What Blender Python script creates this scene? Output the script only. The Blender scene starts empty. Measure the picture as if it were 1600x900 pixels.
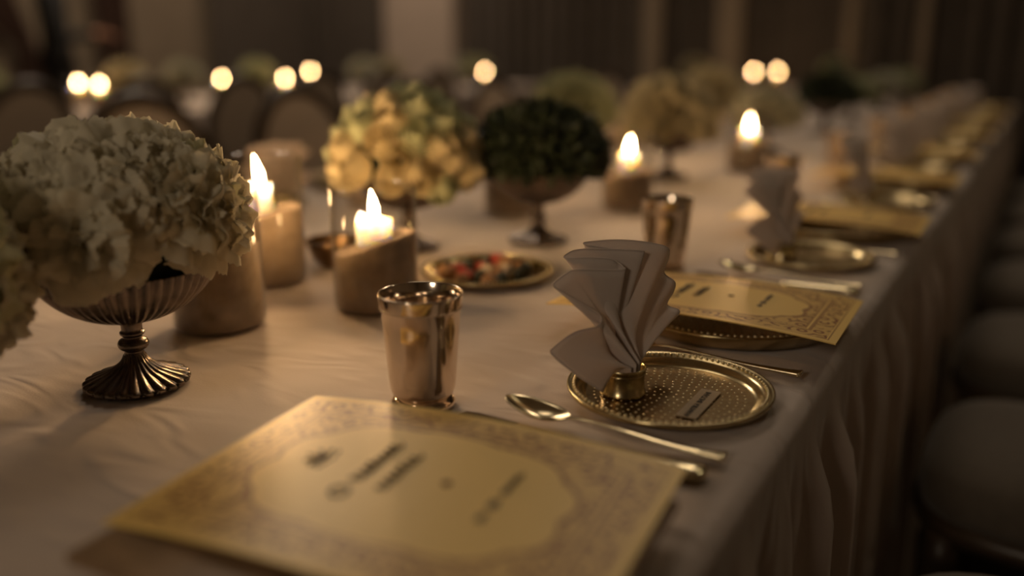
import bpy, bmesh, math, random
from math import sin, cos, pi, radians, sqrt, atan2, exp
from mathutils import Vector, Matrix, noise

scene = bpy.context.scene
TZ = 0.75                                   # height of the laid table

# ---------------------------------------------------------------- camera
cam_data = bpy.data.cameras.new('camera')
cam_data.sensor_width = 36.0
cam_data.lens = 31.5
cam_data.clip_start = 0.02
cam_data.clip_end = 60
cam_data.dof.use_dof = True
cam_data.dof.focus_distance = 0.86
cam_data.dof.aperture_fstop = 1.25
cam = bpy.data.objects.new('camera', cam_data)
cam.location = (0, 0, TZ + 0.31)
cam.rotation_euler = (radians(90 - 14.88), 0, radians(30.46))
scene.collection.objects.link(cam)
scene.camera = cam

# ---------------------------------------------------------------- world, exposure
world = bpy.data.worlds.new('dim_room')
world.use_nodes = True
world.node_tree.nodes['Background'].inputs[0].default_value = (0.9, 0.72, 0.5, 1)
world.node_tree.nodes['Background'].inputs[1].default_value = 0.02
scene.world = world
vs = scene.view_settings
vs.view_transform = 'Standard'
vs.look = 'None'
vs.gamma = 1
vs.exposure = -0.2
vs.use_curve_mapping = False
scene.cycles.sample_clamp_direct = 80
scene.cycles.sample_clamp_indirect = 4
scene.cycles.use_denoising = True
scene.cycles.max_bounces = 9
scene.cycles.diffuse_bounces = 3
scene.cycles.glossy_bounces = 4
scene.cycles.transparent_max_bounces = 16


def area_light(name, loc, target, size, power, color):
    d = bpy.data.lights.new(name, 'AREA')
    d.shape = 'DISK'
    d.size = size
    d.energy = power
    d.color = color
    o = bpy.data.objects.new(name, d)
    o.location = loc
    o.rotation_euler = (Vector(target) - Vector(loc)).to_track_quat('-Z', 'Y').to_euler()
    scene.collection.objects.link(o)
    return o


WARM = (1.0, 0.79, 0.58)
area_light('ceiling_lamp_table', (-1.6, 1.9, 3.9), (-0.8, 1.2, 0.75), 1.2, 7, WARM)
area_light('front_fill', (-0.5, -2.8, 2.3), (-0.5, 0.8, 0.85), 0.7, 17.5, WARM)  # added fill light behind the camera, lifts upright surfaces facing it
area_light('table_end_fill', (-1.3, 4.6, 3.9), (-0.7, 4.2, 0.75), 1.0, 20, WARM)  # added fill light, brightens flowers and tableware far down the table
area_light('ceiling_lamp_aisle', (0.9, 3.0, 3.9), (-0.2, 1.2, 0.75), 0.35, 5, (1.0, 0.86, 0.58))
area_light('ceiling_lamp_far_table', (-4.6, 4.2, 3.9), (-4.5, 4.0, 0.75), 1.5, 75, WARM)
area_light('ceiling_lamp_pilaster', (-6.0, 7.6, 3.9), (-6.6, 9.0, 1.3), 0.5, 24, (1.0, 0.78, 0.60))
area_light('ceiling_lamp_left_wall', (-6.8, 6.0, 3.9), (-8.3, 6.3, 1.2), 0.5, 14, WARM)

# ---------------------------------------------------------------- materials
MATS = {}


def nodes_of(name):
    m = bpy.data.materials.new(name)
    m.use_nodes = True
    nt = m.node_tree
    b = nt.nodes['Principled BSDF']
    MATS[name] = m
    return m, nt, b


def N(nt, kind, **kw):
    n = nt.nodes.new(kind)
    for k, v in kw.items():
        if k in n.inputs:
            n.inputs[k].default_value = v
        else:
            setattr(n, k, v)
    return n


def mat(name, color, rough=0.5, metal=0.0, noise_scale=None, var=0.15, bump=0.0, bump_scale=None,
        sheen=0.0, sss=0.0, stretch=None):
    """plain procedural material: colour varied by noise, optional fine relief"""
    m, nt, b = nodes_of(name)
    b.inputs['Roughness'].default_value = rough
    b.inputs['Metallic'].default_value = metal
    if sheen:
        b.inputs['Sheen Weight'].default_value = sheen
    if sss:
        b.inputs['Subsurface Weight'].default_value = sss
        b.inputs['Subsurface Radius'].default_value = (0.05, 0.036, 0.02)
        b.inputs['Subsurface Scale'].default_value = 1.0
    tc = N(nt, 'ShaderNodeTexCoord')
    vec = tc.outputs['Object']
    if stretch:
        mp = N(nt, 'ShaderNodeMapping')
        mp.inputs['Scale'].default_value = stretch
        nt.links.new(vec, mp.inputs['Vector'])
        vec = mp.outputs['Vector']
    nz = N(nt, 'ShaderNodeTexNoise', Scale=noise_scale or 12.0, Detail=4.0)
    nt.links.new(vec, nz.inputs['Vector'])
    rp = N(nt, 'ShaderNodeValToRGB')
    c = color
    rp.color_ramp.elements[0].position = 0.3
    rp.color_ramp.elements[1].position = 0.7
    rp.color_ramp.elements[0].color = (c[0] * (1 - var), c[1] * (1 - var), c[2] * (1 - var), 1)
    rp.color_ramp.elements[1].color = (min(1, c[0] * (1 + var)), min(1, c[1] * (1 + var)), min(1, c[2] * (1 + var)), 1)
    nt.links.new(nz.outputs['Fac'], rp.inputs['Fac'])
    nt.links.new(rp.outputs['Color'], b.inputs['Base Color'])
    if bump:
        nb = N(nt, 'ShaderNodeTexNoise', Scale=bump_scale or 80.0, Detail=5.0)
        nt.links.new(vec, nb.inputs['Vector'])
        bp = N(nt, 'ShaderNodeBump', Strength=bump, Distance=0.004)
        nt.links.new(nb.outputs['Fac'], bp.inputs['Height'])
        nt.links.new(bp.outputs['Normal'], b.inputs['Normal'])
    return m


mat('linen', (0.58, 0.49, 0.43), 0.75, 0, 5.0, 0.05, 0.0, sheen=0.35)
mat('napkin_cloth', (0.76, 0.66, 0.59), 0.8, 0, 30, 0.04, 0.12, 900, sheen=0.2)
mat('silver', (0.82, 0.70, 0.57), 0.13, 1.0, 25, 0.06, 0.03, 60)
mat('old_silver', (0.20, 0.165, 0.14), 0.27, 1.0, 60, 0.35, 0.08, 200)
mat('brass', (0.58, 0.48, 0.27), 0.22, 1.0, 40, 0.1, 0.05, 120)
mat('bright_brass', (0.85, 0.74, 0.48), 0.3, 1.0, 40, 0.05)
mat('brass_dark', (0.20, 0.13, 0.07), 0.28, 1.0, 60, 0.25, 0.1, 150)
mat('cutlery_gold', (0.80, 0.70, 0.46), 0.2, 1.0, 80, 0.08, 0.03, 150)
mat('carnation', (0.78, 0.72, 0.55), 0.7, 0, 25, 0.12, 0.1, 300, sheen=0.2)
mat('carnation_green', (0.74, 0.71, 0.46), 0.7, 0, 25, 0.14, 0.1, 300, sheen=0.2)
mat('rose', (0.72, 0.62, 0.38), 0.65, 0, 30, 0.14, 0.05, 200)
mat('rose_green', (0.52, 0.55, 0.34), 0.65, 0, 30, 0.15, 0.05, 200)
mat('rose_far', (0.60, 0.54, 0.36), 0.65, 0, 30, 0.15)
mat('green_far', (0.46, 0.48, 0.30), 0.65, 0, 30, 0.15)
mat('hydrangea', (0.55, 0.54, 0.42), 0.7, 0, 30, 0.15)
mat('foliage', (0.045, 0.06, 0.032), 0.5, 0, 40, 0.4)
mat('foam', (0.02, 0.028, 0.015), 0.9, 0, 60, 0.4, 0.5, 200)
mat('sand', (0.38, 0.29, 0.21), 0.95, 0, 55, 0.16, 0.6, 600)
mat('wax', (0.97, 0.93, 0.84), 0.5, 0, 40, 0.03, sss=0.8)
mat('wick', (0.01, 0.008, 0.006), 0.9, 0, 40, 0.2)
mat('dark_wood', (0.055, 0.035, 0.02), 0.4, 0, 18, 0.35, 0.05, 60, stretch=(1, 1, 6))
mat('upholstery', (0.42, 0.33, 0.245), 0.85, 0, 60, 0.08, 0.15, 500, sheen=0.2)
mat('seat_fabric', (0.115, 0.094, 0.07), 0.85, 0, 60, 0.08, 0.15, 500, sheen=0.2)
mat('carpet', (0.03, 0.02, 0.014), 0.95, 0, 30, 0.4, 0.6, 300)
mat('plaster', (0.28, 0.22, 0.155), 0.85, 0, 3, 0.08, 0.05, 60)
mat('pilaster', (0.62, 0.50, 0.40), 0.8, 0, 3, 0.05, 0.05, 60)
mat('curtain', (0.10, 0.08, 0.062), 0.9, 0, 6, 0.15, 0.1, 200, sheen=0.1)
mat('curtain_brown', (0.07, 0.036, 0.024), 0.9, 0, 6, 0.15, 0.1, 200)
mat('ceiling_paint', (0.35, 0.29, 0.23), 0.9, 0, 3, 0.05)
mat('suit', (0.008, 0.008, 0.009), 0.8, 0, 60, 0.2, 0.1, 600)
mat('skin', (0.42, 0.22, 0.14), 0.55, 0, 60, 0.06)
mat('hair', (0.012, 0.009, 0.007), 0.5, 0, 90, 0.3)
mat('letter_ink', (0.03, 0.025, 0.02), 0.8, 0, 90, 0.1)
mat('ink', (0.22, 0.19, 0.16), 0.8, 0, 90, 0.1)
mat('ink_red', (0.16, 0.04, 0.03), 0.8, 0, 90, 0.1)
mat('food_cream', (0.62, 0.52, 0.38), 0.5, 0, 60, 0.2, 0.2, 200)
mat('food_red', (0.38, 0.05, 0.03), 0.35, 0, 60, 0.2, 0.2, 200)
mat('food_dark', (0.02, 0.022, 0.012), 0.3, 0, 60, 0.3, 0.2, 200)
mat('food_brown', (0.32, 0.16, 0.06), 0.4, 0, 60, 0.25, 0.2, 200)
mat('backing_brown', (0.30, 0.19, 0.10), 0.5, 0, 30, 0.3, 0.05, 200, stretch=(1, 1, 40))
mat('wood_strip', (0.42, 0.31, 0.18), 0.55, 0, 30, 0.06, 0.03, 200, stretch=(1, 8, 1))

# petals and napkin let light through
for nm_, tfac in (('carnation', 0.3), ('carnation_green', 0.3), ('rose', 0.25), ('rose_green', 0.25), ('hydrangea', 0.25), ('rose_far', 0.25), ('green_far', 0.25), ('napkin_cloth', 0.22)):
    nt = MATS[nm_].node_tree
    pb = nt.nodes['Principled BSDF']
    tl = N(nt, 'ShaderNodeBsdfTranslucent')
    nt.links.new(pb.inputs['Base Color'].links[0].from_socket, tl.inputs['Color'])
    mx = N(nt, 'ShaderNodeMixShader', Fac=tfac)
    nt.links.new(pb.outputs[0], mx.inputs[1])
    nt.links.new(tl.outputs[0], mx.inputs[2])
    nt.links.new(mx.outputs[0], nt.nodes['Material Output'].inputs['Surface'])

# linen gets crumpled relief of its own
m = MATS['linen']; nt = m.node_tree; b = nt.nodes['Principled BSDF']
tc = N(nt, 'ShaderNodeTexCoord')
n1 = N(nt, 'ShaderNodeTexNoise', Scale=9.0, Detail=6.0, Distortion=1.4)
n1.noise_type = 'RIDGED_MULTIFRACTAL'
mp = N(nt, 'ShaderNodeMapping'); mp.inputs['Scale'].default_value = (1, 2.2, 1)
nt.links.new(tc.outputs['Object'], mp.inputs['Vector'])
nt.links.new(mp.outputs['Vector'], n1.inputs['Vector'])
n2 = N(nt, 'ShaderNodeTexNoise', Scale=420.0, Detail=2.0)
nt.links.new(tc.outputs['Object'], n2.inputs['Vector'])
b1 = N(nt, 'ShaderNodeBump', Strength=0.55, Distance=0.010)
b2 = N(nt, 'ShaderNodeBump', Strength=0.12, Distance=0.002)
nt.links.new(n1.outputs[0], b1.inputs['Height'])
nt.links.new(n2.outputs['Fac'], b2.inputs['Height'])
nt.links.new(b1.outputs['Normal'], b2.inputs['Normal'])
nt.links.new(b2.outputs['Normal'], b.inputs['Normal'])

# brass floor of the small plates: punched dots
m, nt, b = nodes_of('brass_punched')
b.inputs['Metallic'].default_value = 1.0
b.inputs['Roughness'].default_value = 0.22
b.inputs['Base Color'].default_value = (0.42, 0.30, 0.15, 1)
tc = N(nt, 'ShaderNodeTexCoord')
nz = N(nt, 'ShaderNodeTexNoise', Scale=140.0, Detail=3.0)
nt.links.new(tc.outputs['Object'], nz.inputs['Vector'])
bp = N(nt, 'ShaderNodeBump', Strength=0.15, Distance=0.001)
nt.links.new(nz.outputs['Fac'], bp.inputs['Height'])
nt.links.new(bp.outputs['Normal'], b.inputs['Normal'])

# clear thin glass: mirror by Fresnel, the rest straight through
m, nt, b = nodes_of('clear_glass')
nt.nodes.remove(b)
out = nt.nodes['Material Output']
tr = N(nt, 'ShaderNodeBsdfTransparent', Color=(0.97, 0.965, 0.95, 1))
gl = N(nt, 'ShaderNodeBsdfGlossy', Roughness=0.03)
lw = N(nt, 'ShaderNodeLayerWeight', Blend=0.5)
pw = N(nt, 'ShaderNodeMath', operation='POWER'); pw.inputs[1].default_value = 4.0
ma = N(nt, 'ShaderNodeMath', operation='MULTIPLY_ADD'); ma.inputs[1].default_value = 0.7; ma.inputs[2].default_value = 0.05
nt.links.new(lw.outputs['Facing'], pw.inputs[0])
nt.links.new(pw.outputs[0], ma.inputs[0])
mx = N(nt, 'ShaderNodeMixShader')
nt.links.new(ma.outputs[0], mx.inputs[0])
nt.links.new(tr.outputs[0], mx.inputs[1])
nt.links.new(gl.outputs[0], mx.inputs[2])
nt.links.new(mx.outputs[0], out.inputs['Surface'])

# flame
m, nt, b = nodes_of('flame')
nt.nodes.remove(b)
em = N(nt, 'ShaderNodeEmission', Color=(1.0, 0.60, 0.27, 1), Strength=560.0)
nt.links.new(em.outputs[0], nt.nodes['Material Output'].inputs['Surface'])


# menu card print: frame lines, ornament band, clear oval
def menu_material():
    m, nt, b = nodes_of('menu_paper')
    b.inputs['Roughness'].default_value = 0.42
    L = nt.links
    tc = N(nt, 'ShaderNodeTexCoord')
    sp = N(nt, 'ShaderNodeSeparateXYZ')
    L.new(tc.outputs['Object'], sp.inputs[0])

    def M(op, a, bb=None, cc=None):
        n = N(nt, 'ShaderNodeMath', operation=op)
        for i, v in enumerate((a, bb, cc)):
            if v is None:
                continue
            if isinstance(v, (int, float)):
                n.inputs[i].default_value = v
            else:
                L.new(v, n.inputs[i])
        return n.outputs[0]
    ax = M('ABSOLUTE', sp.outputs[0])
    ay = M('ABSOLUTE', sp.outputs[1])
    # distance from the border (card 0.312 x 0.226)
    d = M('MINIMUM', M('SUBTRACT', 0.156, ax), M('SUBTRACT', 0.107, ay))
    line1 = M('COMPARE', d, 0.0300, 0.0017)
    line2 = M('COMPARE', d, 0.0350, 0.0010)
    line3 = M('COMPARE', d, 0.0085, 0.0007)
    lines = M('MAXIMUM', M('MAXIMUM', line1, line2), line3)
    # ornament: scrolls from voronoi rings and noise
    vo = N(nt, 'ShaderNodeTexVoronoi', Scale=46.0, Randomness=0.6)
    vo.voronoi_dimensions = '2D'
    L.new(tc.outputs['Object'], vo.inputs['Vector'])
    ring = M('ABSOLUTE', M('SUBTRACT', M('FRACT', M('MULTIPLY', vo.outputs['Distance'], 2.6)), 0.5))
    orn = M('LESS_THAN', ring, 0.17)
    nz = N(nt, 'ShaderNodeTexNoise', Scale=45.0, Detail=3.0)
    L.new(tc.outputs['Object'], nz.inputs['Vector'])
    orn = M('MULTIPLY', orn, M('GREATER_THAN', nz.outputs['Fac'], 0.42))
    band = M('MULTIPLY', M('GREATER_THAN', d, 0.0105), M('LESS_THAN', d, 0.0285))
    # scalloped oval
    ang = M('ARCTAN2', M('MULTIPLY', sp.outputs[1], 1.5), sp.outputs[0])
    sc = M('ADD', 1.0, M('MULTIPLY', M('ABSOLUTE', M('SINE', M('MULTIPLY', ang, 5.0))), 0.06))
    ex = M('POWER', M('DIVIDE', ax, 0.104), 2.6)
    ey = M('POWER', M('DIVIDE', ay, 0.068), 2.6)
    e = M('DIVIDE', M('POWER', M('ADD', ex, ey), 0.385), sc)
    outside = M('MULTIPLY', M('GREATER_THAN', e, 1.0), M('GREATER_THAN', d, 0.036))
    rim = M('COMPARE', e, 1.02, 0.02)
    mask = M('MAXIMUM', band, outside)
    pat = M('MAXIMUM', M('MULTIPLY', orn, mask), M('MAXIMUM', lines, M('MULTIPLY', rim, 0.7)))
    tint = M('MULTIPLY', mask, 0.25)
    fac = M('MINIMUM', M('ADD', M('MULTIPLY', pat, 0.75), tint), 1.0)
    mix = N(nt, 'ShaderNodeMix', data_type='RGBA')
    mix.inputs['A'].default_value = (0.95, 0.68, 0.23, 1)
    mix.inputs['B'].default_value = (0.30, 0.12, 0.045, 1)
    L.new(fac, mix.inputs['Factor'])
    L.new(mix.outputs['Result'], b.inputs['Base Color'])


menu_material()

# ---------------------------------------------------------------- helpers
COL = scene.collection


def link(o):
    COL.objects.link(o)
    return o


def obj(name, mesh, material=None, parent=None, loc=None, rot=None):
    if material is not None and not mesh.materials:
        mesh.materials.append(MATS[material])
    o = bpy.data.objects.new(name, mesh)
    link(o)
    if parent is not None:
        o.parent = parent
    if loc is not None:
        o.location = loc
    if rot is not None:
        o.rotation_euler = rot
    return o


def empty(name, loc=(0, 0, 0), rz=0.0):
    o = bpy.data.objects.new(name, None)
    o.empty_display_size = 0.05
    link(o)
    o.location = loc
    o.rotation_euler = (0, 0, rz)
    return o


def tag(o, label, cat, group=None):
    o['label'] = label
    o['category'] = cat
    if group:
        o['group'] = group
    return o


def struct(o, label=None):
    o['kind'] = 'structure'
    if label:
        o['label'] = label
    return o


def copy_tree(o, parent=None):
    c = o.copy()
    link(c)
    c.parent = parent
    for ch in list(o.children):
        copy_tree(ch, c)
    return c


def pydata(name, v, f, smooth=True):
    me = bpy.data.meshes.new(name)
    me.from_pydata([tuple(p) for p in v], [], f)
    me.update()
    if smooth:
        me.polygons.foreach_set('use_smooth', [True] * len(me.polygons))
    return me


def grid_faces(nu, nv, closed_u=False, off=0):
    f = []
    for i in range(nu if closed_u else nu - 1):
        for j in range(nv - 1):
            a = off + i * nv + j
            bq = off + ((i + 1) % nu) * nv + j
            f.append((a, bq, bq + 1, a + 1))
    return f


def lathe(name, prof, n=48, mod=None, cap0=False, cap1=False):
    """prof: list of (r, z); mod(theta, k, r, z) -> (r, z) shapes flutes and scallops"""
    v = []
    for i in range(n):
        t = 2 * pi * i / n
        for k, (r, z) in enumerate(prof):
            rr, zz = mod(t, k, r, z) if mod else (r, z)
            v.append((rr * cos(t), rr * sin(t), zz))
    f = grid_faces(n, len(prof), True)
    L = len(prof)
    if cap0:
        f.append(tuple(i * L for i in range(n))[::-1])
    if cap1:
        f.append(tuple(i * L + L - 1 for i in range(n)))
    return pydata(name, v, f)


def bm_mesh(name, bm, smooth=True):
    me = bpy.data.meshes.new(name)
    bm.normal_update()
    bm.to_mesh(me)
    bm.free()
    if smooth:
        me.polygons.foreach_set('use_smooth', [True] * len(me.polygons))
    return me


def box_mesh(name, sx, sy, sz, cx=0, cy=0, cz=0, bevel=0.0, seg=2):
    bm = bmesh.new()
    bmesh.ops.create_cube(bm, size=1.0)
    for v in bm.verts:
        v.co = Vector((v.co.x * sx + cx, v.co.y * sy + cy, v.co.z * sz + cz))
    if bevel:
        bmesh.ops.bevel(bm, geom=bm.edges[:], offset=bevel, segments=seg, affect='EDGES', profile=0.5)
    return bm_mesh(name, bm, smooth=False)


def tube(name, pts, rad, n=10, closed=False, squash=None, cap=True):
    """tube along pts; rad a number or list; squash scales the section (a, b)"""
    P = [Vector(p) for p in pts]
    m = len(P)
    v, f = [], []
    prev = None
    for i in range(m):
        if closed:
            t = (P[(i + 1) % m] - P[i - 1]).normalized()
        else:
            t = (P[min(i + 1, m - 1)] - P[max(i - 1, 0)]).normalized()
        ref = Vector((0, 0, 1)) if abs(t.z) < 0.9 else Vector((1, 0, 0))
        if prev is None:
            a = t.cross(ref).normalized()
        else:
            a = (prev - t * prev.dot(t)).normalized()
        prev = a
        bb = t.cross(a)
        r = rad[i] if isinstance(rad, (list, tuple)) else rad
        sa, sb = squash or (1, 1)
        for k in range(n):
            q = 2 * pi * k / n
            v.append(P[i] + a * (r * sa * cos(q)) + bb * (r * sb * sin(q)))
    for i in range(m if closed else m - 1):
        for k in range(n):
            a0 = i * n + k
            a1 = i * n + (k + 1) % n
            b0 = ((i + 1) % m) * n + k
            b1 = ((i + 1) % m) * n + (k + 1) % n
            f.append((a0, a1, b1, b0))
    if cap and not closed:
        f.append(tuple(range(n))[::-1])
        f.append(tuple((m - 1) * n + k for k in range(n)))
    return pydata(name, v, f)


def smooth_path(pts, per=6):
    """Catmull-Rom through points of any dimension"""
    P = [tuple(p) for p in pts]
    out = []
    for i in range(len(P) - 1):
        p0 = P[max(i - 1, 0)]; p1 = P[i]; p2 = P[i + 1]; p3 = P[min(i + 2, len(P) - 1)]
        for s in range(per):
            t = s / per
            out.append(tuple(0.5 * (2 * b_ + (c_ - a_) * t + (2 * a_ - 5 * b_ + 4 * c_ - d_) * t * t
                                    + (-a_ + 3 * b_ - 3 * c_ + d_) * t ** 3)
                             for a_, b_, c_, d_ in zip(p0, p1, p2, p3)))
    out.append(P[-1])
    return out


def joined(name, meshes_with_matrix):
    bm = bmesh.new()
    for me, mx_ in meshes_with_matrix:
        n0 = len(bm.verts)
        bm.from_mesh(me)
        bm.verts.ensure_lookup_table()
        for v in bm.verts[n0:]:
            v.co = mx_ @ v.co
    return bm_mesh(name, bm)


ORD = ['nearest', 'second', 'third', 'fourth', 'fifth', 'sixth', 'seventh', 'eighth', 'ninth', 'tenth']

# ================================================================ the room
X0, X1, Y0, Y1, ZC = -8.3, 3.0, -3.0, 9.0, 4.0
struct(obj('floor', box_mesh('floor', X1 - X0, Y1 - Y0, 0.05, (X0 + X1) / 2, (Y0 + Y1) / 2, -0.025), 'carpet'))
struct(obj('ceiling', box_mesh('ceiling', X1 - X0, Y1 - Y0, 0.05, (X0 + X1) / 2, (Y0 + Y1) / 2, ZC + 0.025), 'ceiling_paint'))
struct(obj('wall_left', box_mesh('wall_left', 0.1, Y1 - Y0, ZC, X0 - 0.05, (Y0 + Y1) / 2, ZC / 2), 'plaster'))
struct(obj('wall_back', box_mesh('wall_back', X1 - X0 + 0.2, 0.1, ZC, (X0 + X1) / 2, Y1 + 0.05, ZC / 2), 'plaster'))
struct(obj('wall_right', box_mesh('wall_right', 0.1, Y1 - Y0, ZC, X1 + 0.05, (Y0 + Y1) / 2, ZC / 2), 'plaster'))
struct(obj('wall_front', box_mesh('wall_front', X1 - X0 + 0.2, 0.1, ZC, (X0 + X1) / 2, Y0 - 0.05, ZC / 2), 'plaster'))


def pilaster(name, cx, cy, w, d, along):
    p = empty(name, (cx, cy, 0), 0 if along == 'x' else pi / 2)
    struct(p)
    obj('shaft', box_mesh('shaft', w, d, ZC - 0.5, 0, 0, ZC / 2, 0.015), 'pilaster', p)
    obj('plinth', box_mesh('plinth', w + 0.06, d + 0.06, 0.25, 0, 0, 0.125, 0.015), 'pilaster', p)
    obj('capital', box_mesh('capital', w + 0.08, d + 0.08, 0.25, 0, 0, ZC - 0.125, 0.02), 'pilaster', p)
    return p


pilaster('trim_1', -6.45, 8.9, 0.98, 0.2, 'x')


for bi, (bx_, bw_) in enumerate(((-3.53, 0.20), (-2.74, 0.26), (-1.63, 0.10), (-1.02, 0.10))):
    struct(obj('trim_%d' % (bi + 2), box_mesh('batten', bw_, 0.06, ZC, 0, 0, ZC / 2, 0.008), 'plaster', None, (bx_, 8.79, 0)))


def curtain_mesh(name, w, h, folds, amp, seed=0):
    rnd = random.Random(seed)
    ph = [rnd.uniform(0, 6.28) for _ in range(4)]
    nu, nv = int(folds * 10), 8
    v = []
    for i in range(nu + 1):
        u = i / nu
        for j in range(nv + 1):
            t = j / nv
            a = amp * (0.75 + 0.25 * sin(3 * u + ph[0]))
            y = a * sin(2 * pi * folds * u + 0.8 * sin(5 * u + ph[1])) + 0.25 * a * sin(4.7 * folds * u + ph[2] + t)
            v.append((u * w - w / 2, y, t * h))
    f = grid_faces(nu + 1, nv + 1)
    return pydata(name, v, f)


def curtain(cx, cy, w, rz, material, label, folds, seed):
    o = obj('curtain', curtain_mesh('curtain', w, ZC - 0.1, folds, 0.05, seed), material, None, (cx, cy, 0.01), (0, 0, rz))
    sm = o.modifiers.new('thickness', 'SOLIDIFY')
    sm.thickness = 0.006
    tag(o, label, 'curtain', None)
    return o


curtain(-7.62, 8.87, 1.2, 0, 'curtain', 'dark brown curtain left of the pale pilaster on the back wall', 7, 1)
curtain(-4.75, 8.87, 2.2, 0, 'curtain', 'dark brown curtain right of the pale pilaster, above the dark foliage ball', 12, 2)
curtain(-2.55, 8.87, 1.75, 0, 'curtain', 'dark brown curtain above the pair of far orange candle lights', 10, 3)
curtain(-0.55, 8.87, 1.9, 0, 'curtain', 'dark brown curtain behind the far end of the long table', 10, 4)
curtain(-8.17, 8.05, 1.6, pi / 2, 'curtain', 'dark curtain in the far left corner beside the bare wall panel', 9, 5)
curtain(-8.17, 6.02, 0.36, pi / 2, 'curtain_brown', 'narrow dark reddish-brown curtain behind the man in black', 4, 6)


# swagged curtain held back low at the left edge
def swag():
    v = []
    nu, nv = 30, 40
    for i in range(nu + 1):
        u = i / nu
        for j in range(nv + 1):
            t = j / nv
            # from a wide heading to a gathered tie 1 m above the floor
            y0 = 3.2 + 1.1 * u
            y1 = 5.02 + 0.16 * u
            s = t ** 0.55
            y = y0 + (y1 - y0) * s
            z = 2.6 + (1.02 - 2.6) * t - 0.22 * sin(pi * t) * (1 - u)
            x = -8.12 + (0.04 * (1 - 0.5 * t)) * sin(u * 34 + 2 * t)
            v.append((x, y, z))
    return pydata('swag', v, grid_faces(nu + 1, nv + 1))


sw = empty('swag_curtain', (0, 0, 0))
tag(sw, 'dark swagged curtain gathered back at the left edge of the picture', 'curtain')
so = obj('drape', swag(), 'curtain_brown', sw)
so.modifiers.new('thickness', 'SOLIDIFY').thickness = 0.006
obj('tieback', tube('tieback', [(-8.12 + 0.09 * cos(a * pi / 8), 5.1 + 0.13 * sin(a * pi / 8), 1.03) for a in range(16)], 0.025, 8, True), 'curtain_brown', sw)
obj('tail', curtain_mesh('tail', 0.3, 1.0, 4, 0.03, 7), 'curtain_brown', sw, (-8.12, 5.1, 0.01), (0, 0, pi / 2))


# ================================================================ tablecloth
def cloth_mesh(xl, xr, y0, y1, step, seed=0):
    """long cloth: softly crumpled top, rounded edges, pleated skirt to the floor on both long sides and ends"""
    rnd = random.Random(seed)

    def fold(y, s):
        a = 0.5 + 0.5 * sin(2 * pi * y / 0.115 + 2.1 * sin(3.1 * y + s) + 1.3 * sin(7.3 * y + 2 * s))
        b_ = 0.5 + 0.5 * sin(2 * pi * y / 0.047 + 1.7 * sin(5.3 * y + s))
        big = 0.5 + 0.5 * sin(2 * pi * y / 0.41 + s)
        return (a ** 1.8) * (0.45 + 0.55 * big) + 0.22 * b_

    R = 0.02
    prof = []                                # (kind, value)
    nx = max(20, int((xr - xl) / 0.022))
    downs = [0.0, 0.012, 0.03, 0.05, 0.075, 0.11, 0.16, 0.23, 0.32, 0.45, 0.60, TZ - R - 0.004]
    v = []
    ny = int((y1 - y0) / step)
    nrow = None
    for i in range(ny + 1):
        y = y0 + (y1 - y0) * i / ny
        row = []
        for side, x_e, s in ((-1, xl, 1.7), (1, xr, 0.3)):
            pts = []
            wob = 0.004 * sin(y * 3.1 + s)
            for d in downs:
                g = min(1.0, max(0.0, (d - 0.005) / 0.10))
                g = g * g * (3 - 2 * g)
                o = -0.004 + g * (0.036 * fold(y, s) - 0.010) + 0.02 * d
                pts.append((x_e + side * (o + wob), TZ - R - d))
            arc = []
            for q in range(1, 5):
                a = q * pi / 10
                arc.append((x_e + side * (wob - 0.004 - R * (1 - cos(a))), TZ - R + R * sin(a)))
            if side == -1:
                row += pts[::-1] + arc
            else:
                right = arc[::-1] + pts
        a0 = row[-1][0]
        a1 = right[0][0]
        for k in range(1, nx):
            x = a0 + (a1 - a0) * k / nx
            row.append((x, TZ))
        row += right
        nrow = len(row)
        for (x, z) in row:
            if z > TZ - R * 0.5:
                e = min(1.0, min(x - xl, xr - x) / 0.12)
                h = noise.noise((x * 3.3, y * 3.3, seed)) * 0.0012 + noise.noise((x * 11, y * 7, seed + 3)) * 0.0006
                crease = abs(noise.noise((x * 2.1 + 5, y * 4.3, seed + 9)))
                h += 0.0012 * max(0.0, 1 - crease * 9)
                z += (h - 0.0018) * (0.3 + 0.7 * max(0, e))
            v.append((x, y, z))
    f = grid_faces(ny + 1, nrow)
    # end skirts
    for yy, idx, sg in ((y0, 0, -1), (y1, ny, 1)):
        base = len(v)
        top = [v[idx * nrow + k] for k in range(nrow)]
        nv = 8
        for k in range(nrow):
            for j in range(nv + 1):
                t = j / nv
                x, _, z = top[k]
                v.append((x, yy + sg * (0.02 * t + 0.025 * t * sin(x * 60)), z + (0.004 - z) * t))
        f += grid_faces(nrow, nv + 1, False, base)
    return pydata('cloth', v, f)


tc1 = obj('tablecloth', cloth_mesh(-1.50, -0.15, -0.5, 6.0, 0.0075, 1), 'linen')
tag(tc1, 'pale linen tablecloth with pleated skirt on the long laid table', 'tablecloth')
tc2 = obj('tablecloth', cloth_mesh(-5.3, -3.97, 0.6, 7.6, 0.04, 4), 'linen')
tc3 = obj('tablecloth', cloth_mesh(-0.42, 0.42, -1.1, 1.1, 0.05, 6), 'linen', None, (-2.1, 7.9, 0), (0, 0, pi / 2))
tag(tc3, 'tablecloth of the small table standing across before the back wall', 'tablecloth')
tag(tc2, 'pale tablecloth on the second long table behind the oval chairs', 'tablecloth')


# ================================================================ tableware
def bead_ring(name, r, z, n, br):
    bm = bmesh.new()
    for i in range(n):
        a = 2 * pi * i / n
        bmesh.ops.create_icosphere(bm, subdivisions=1, radius=br,
                                   matrix=Matrix.Translation((r * cos(a), r * sin(a), z)))
    return bm_mesh(name, bm)


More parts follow.
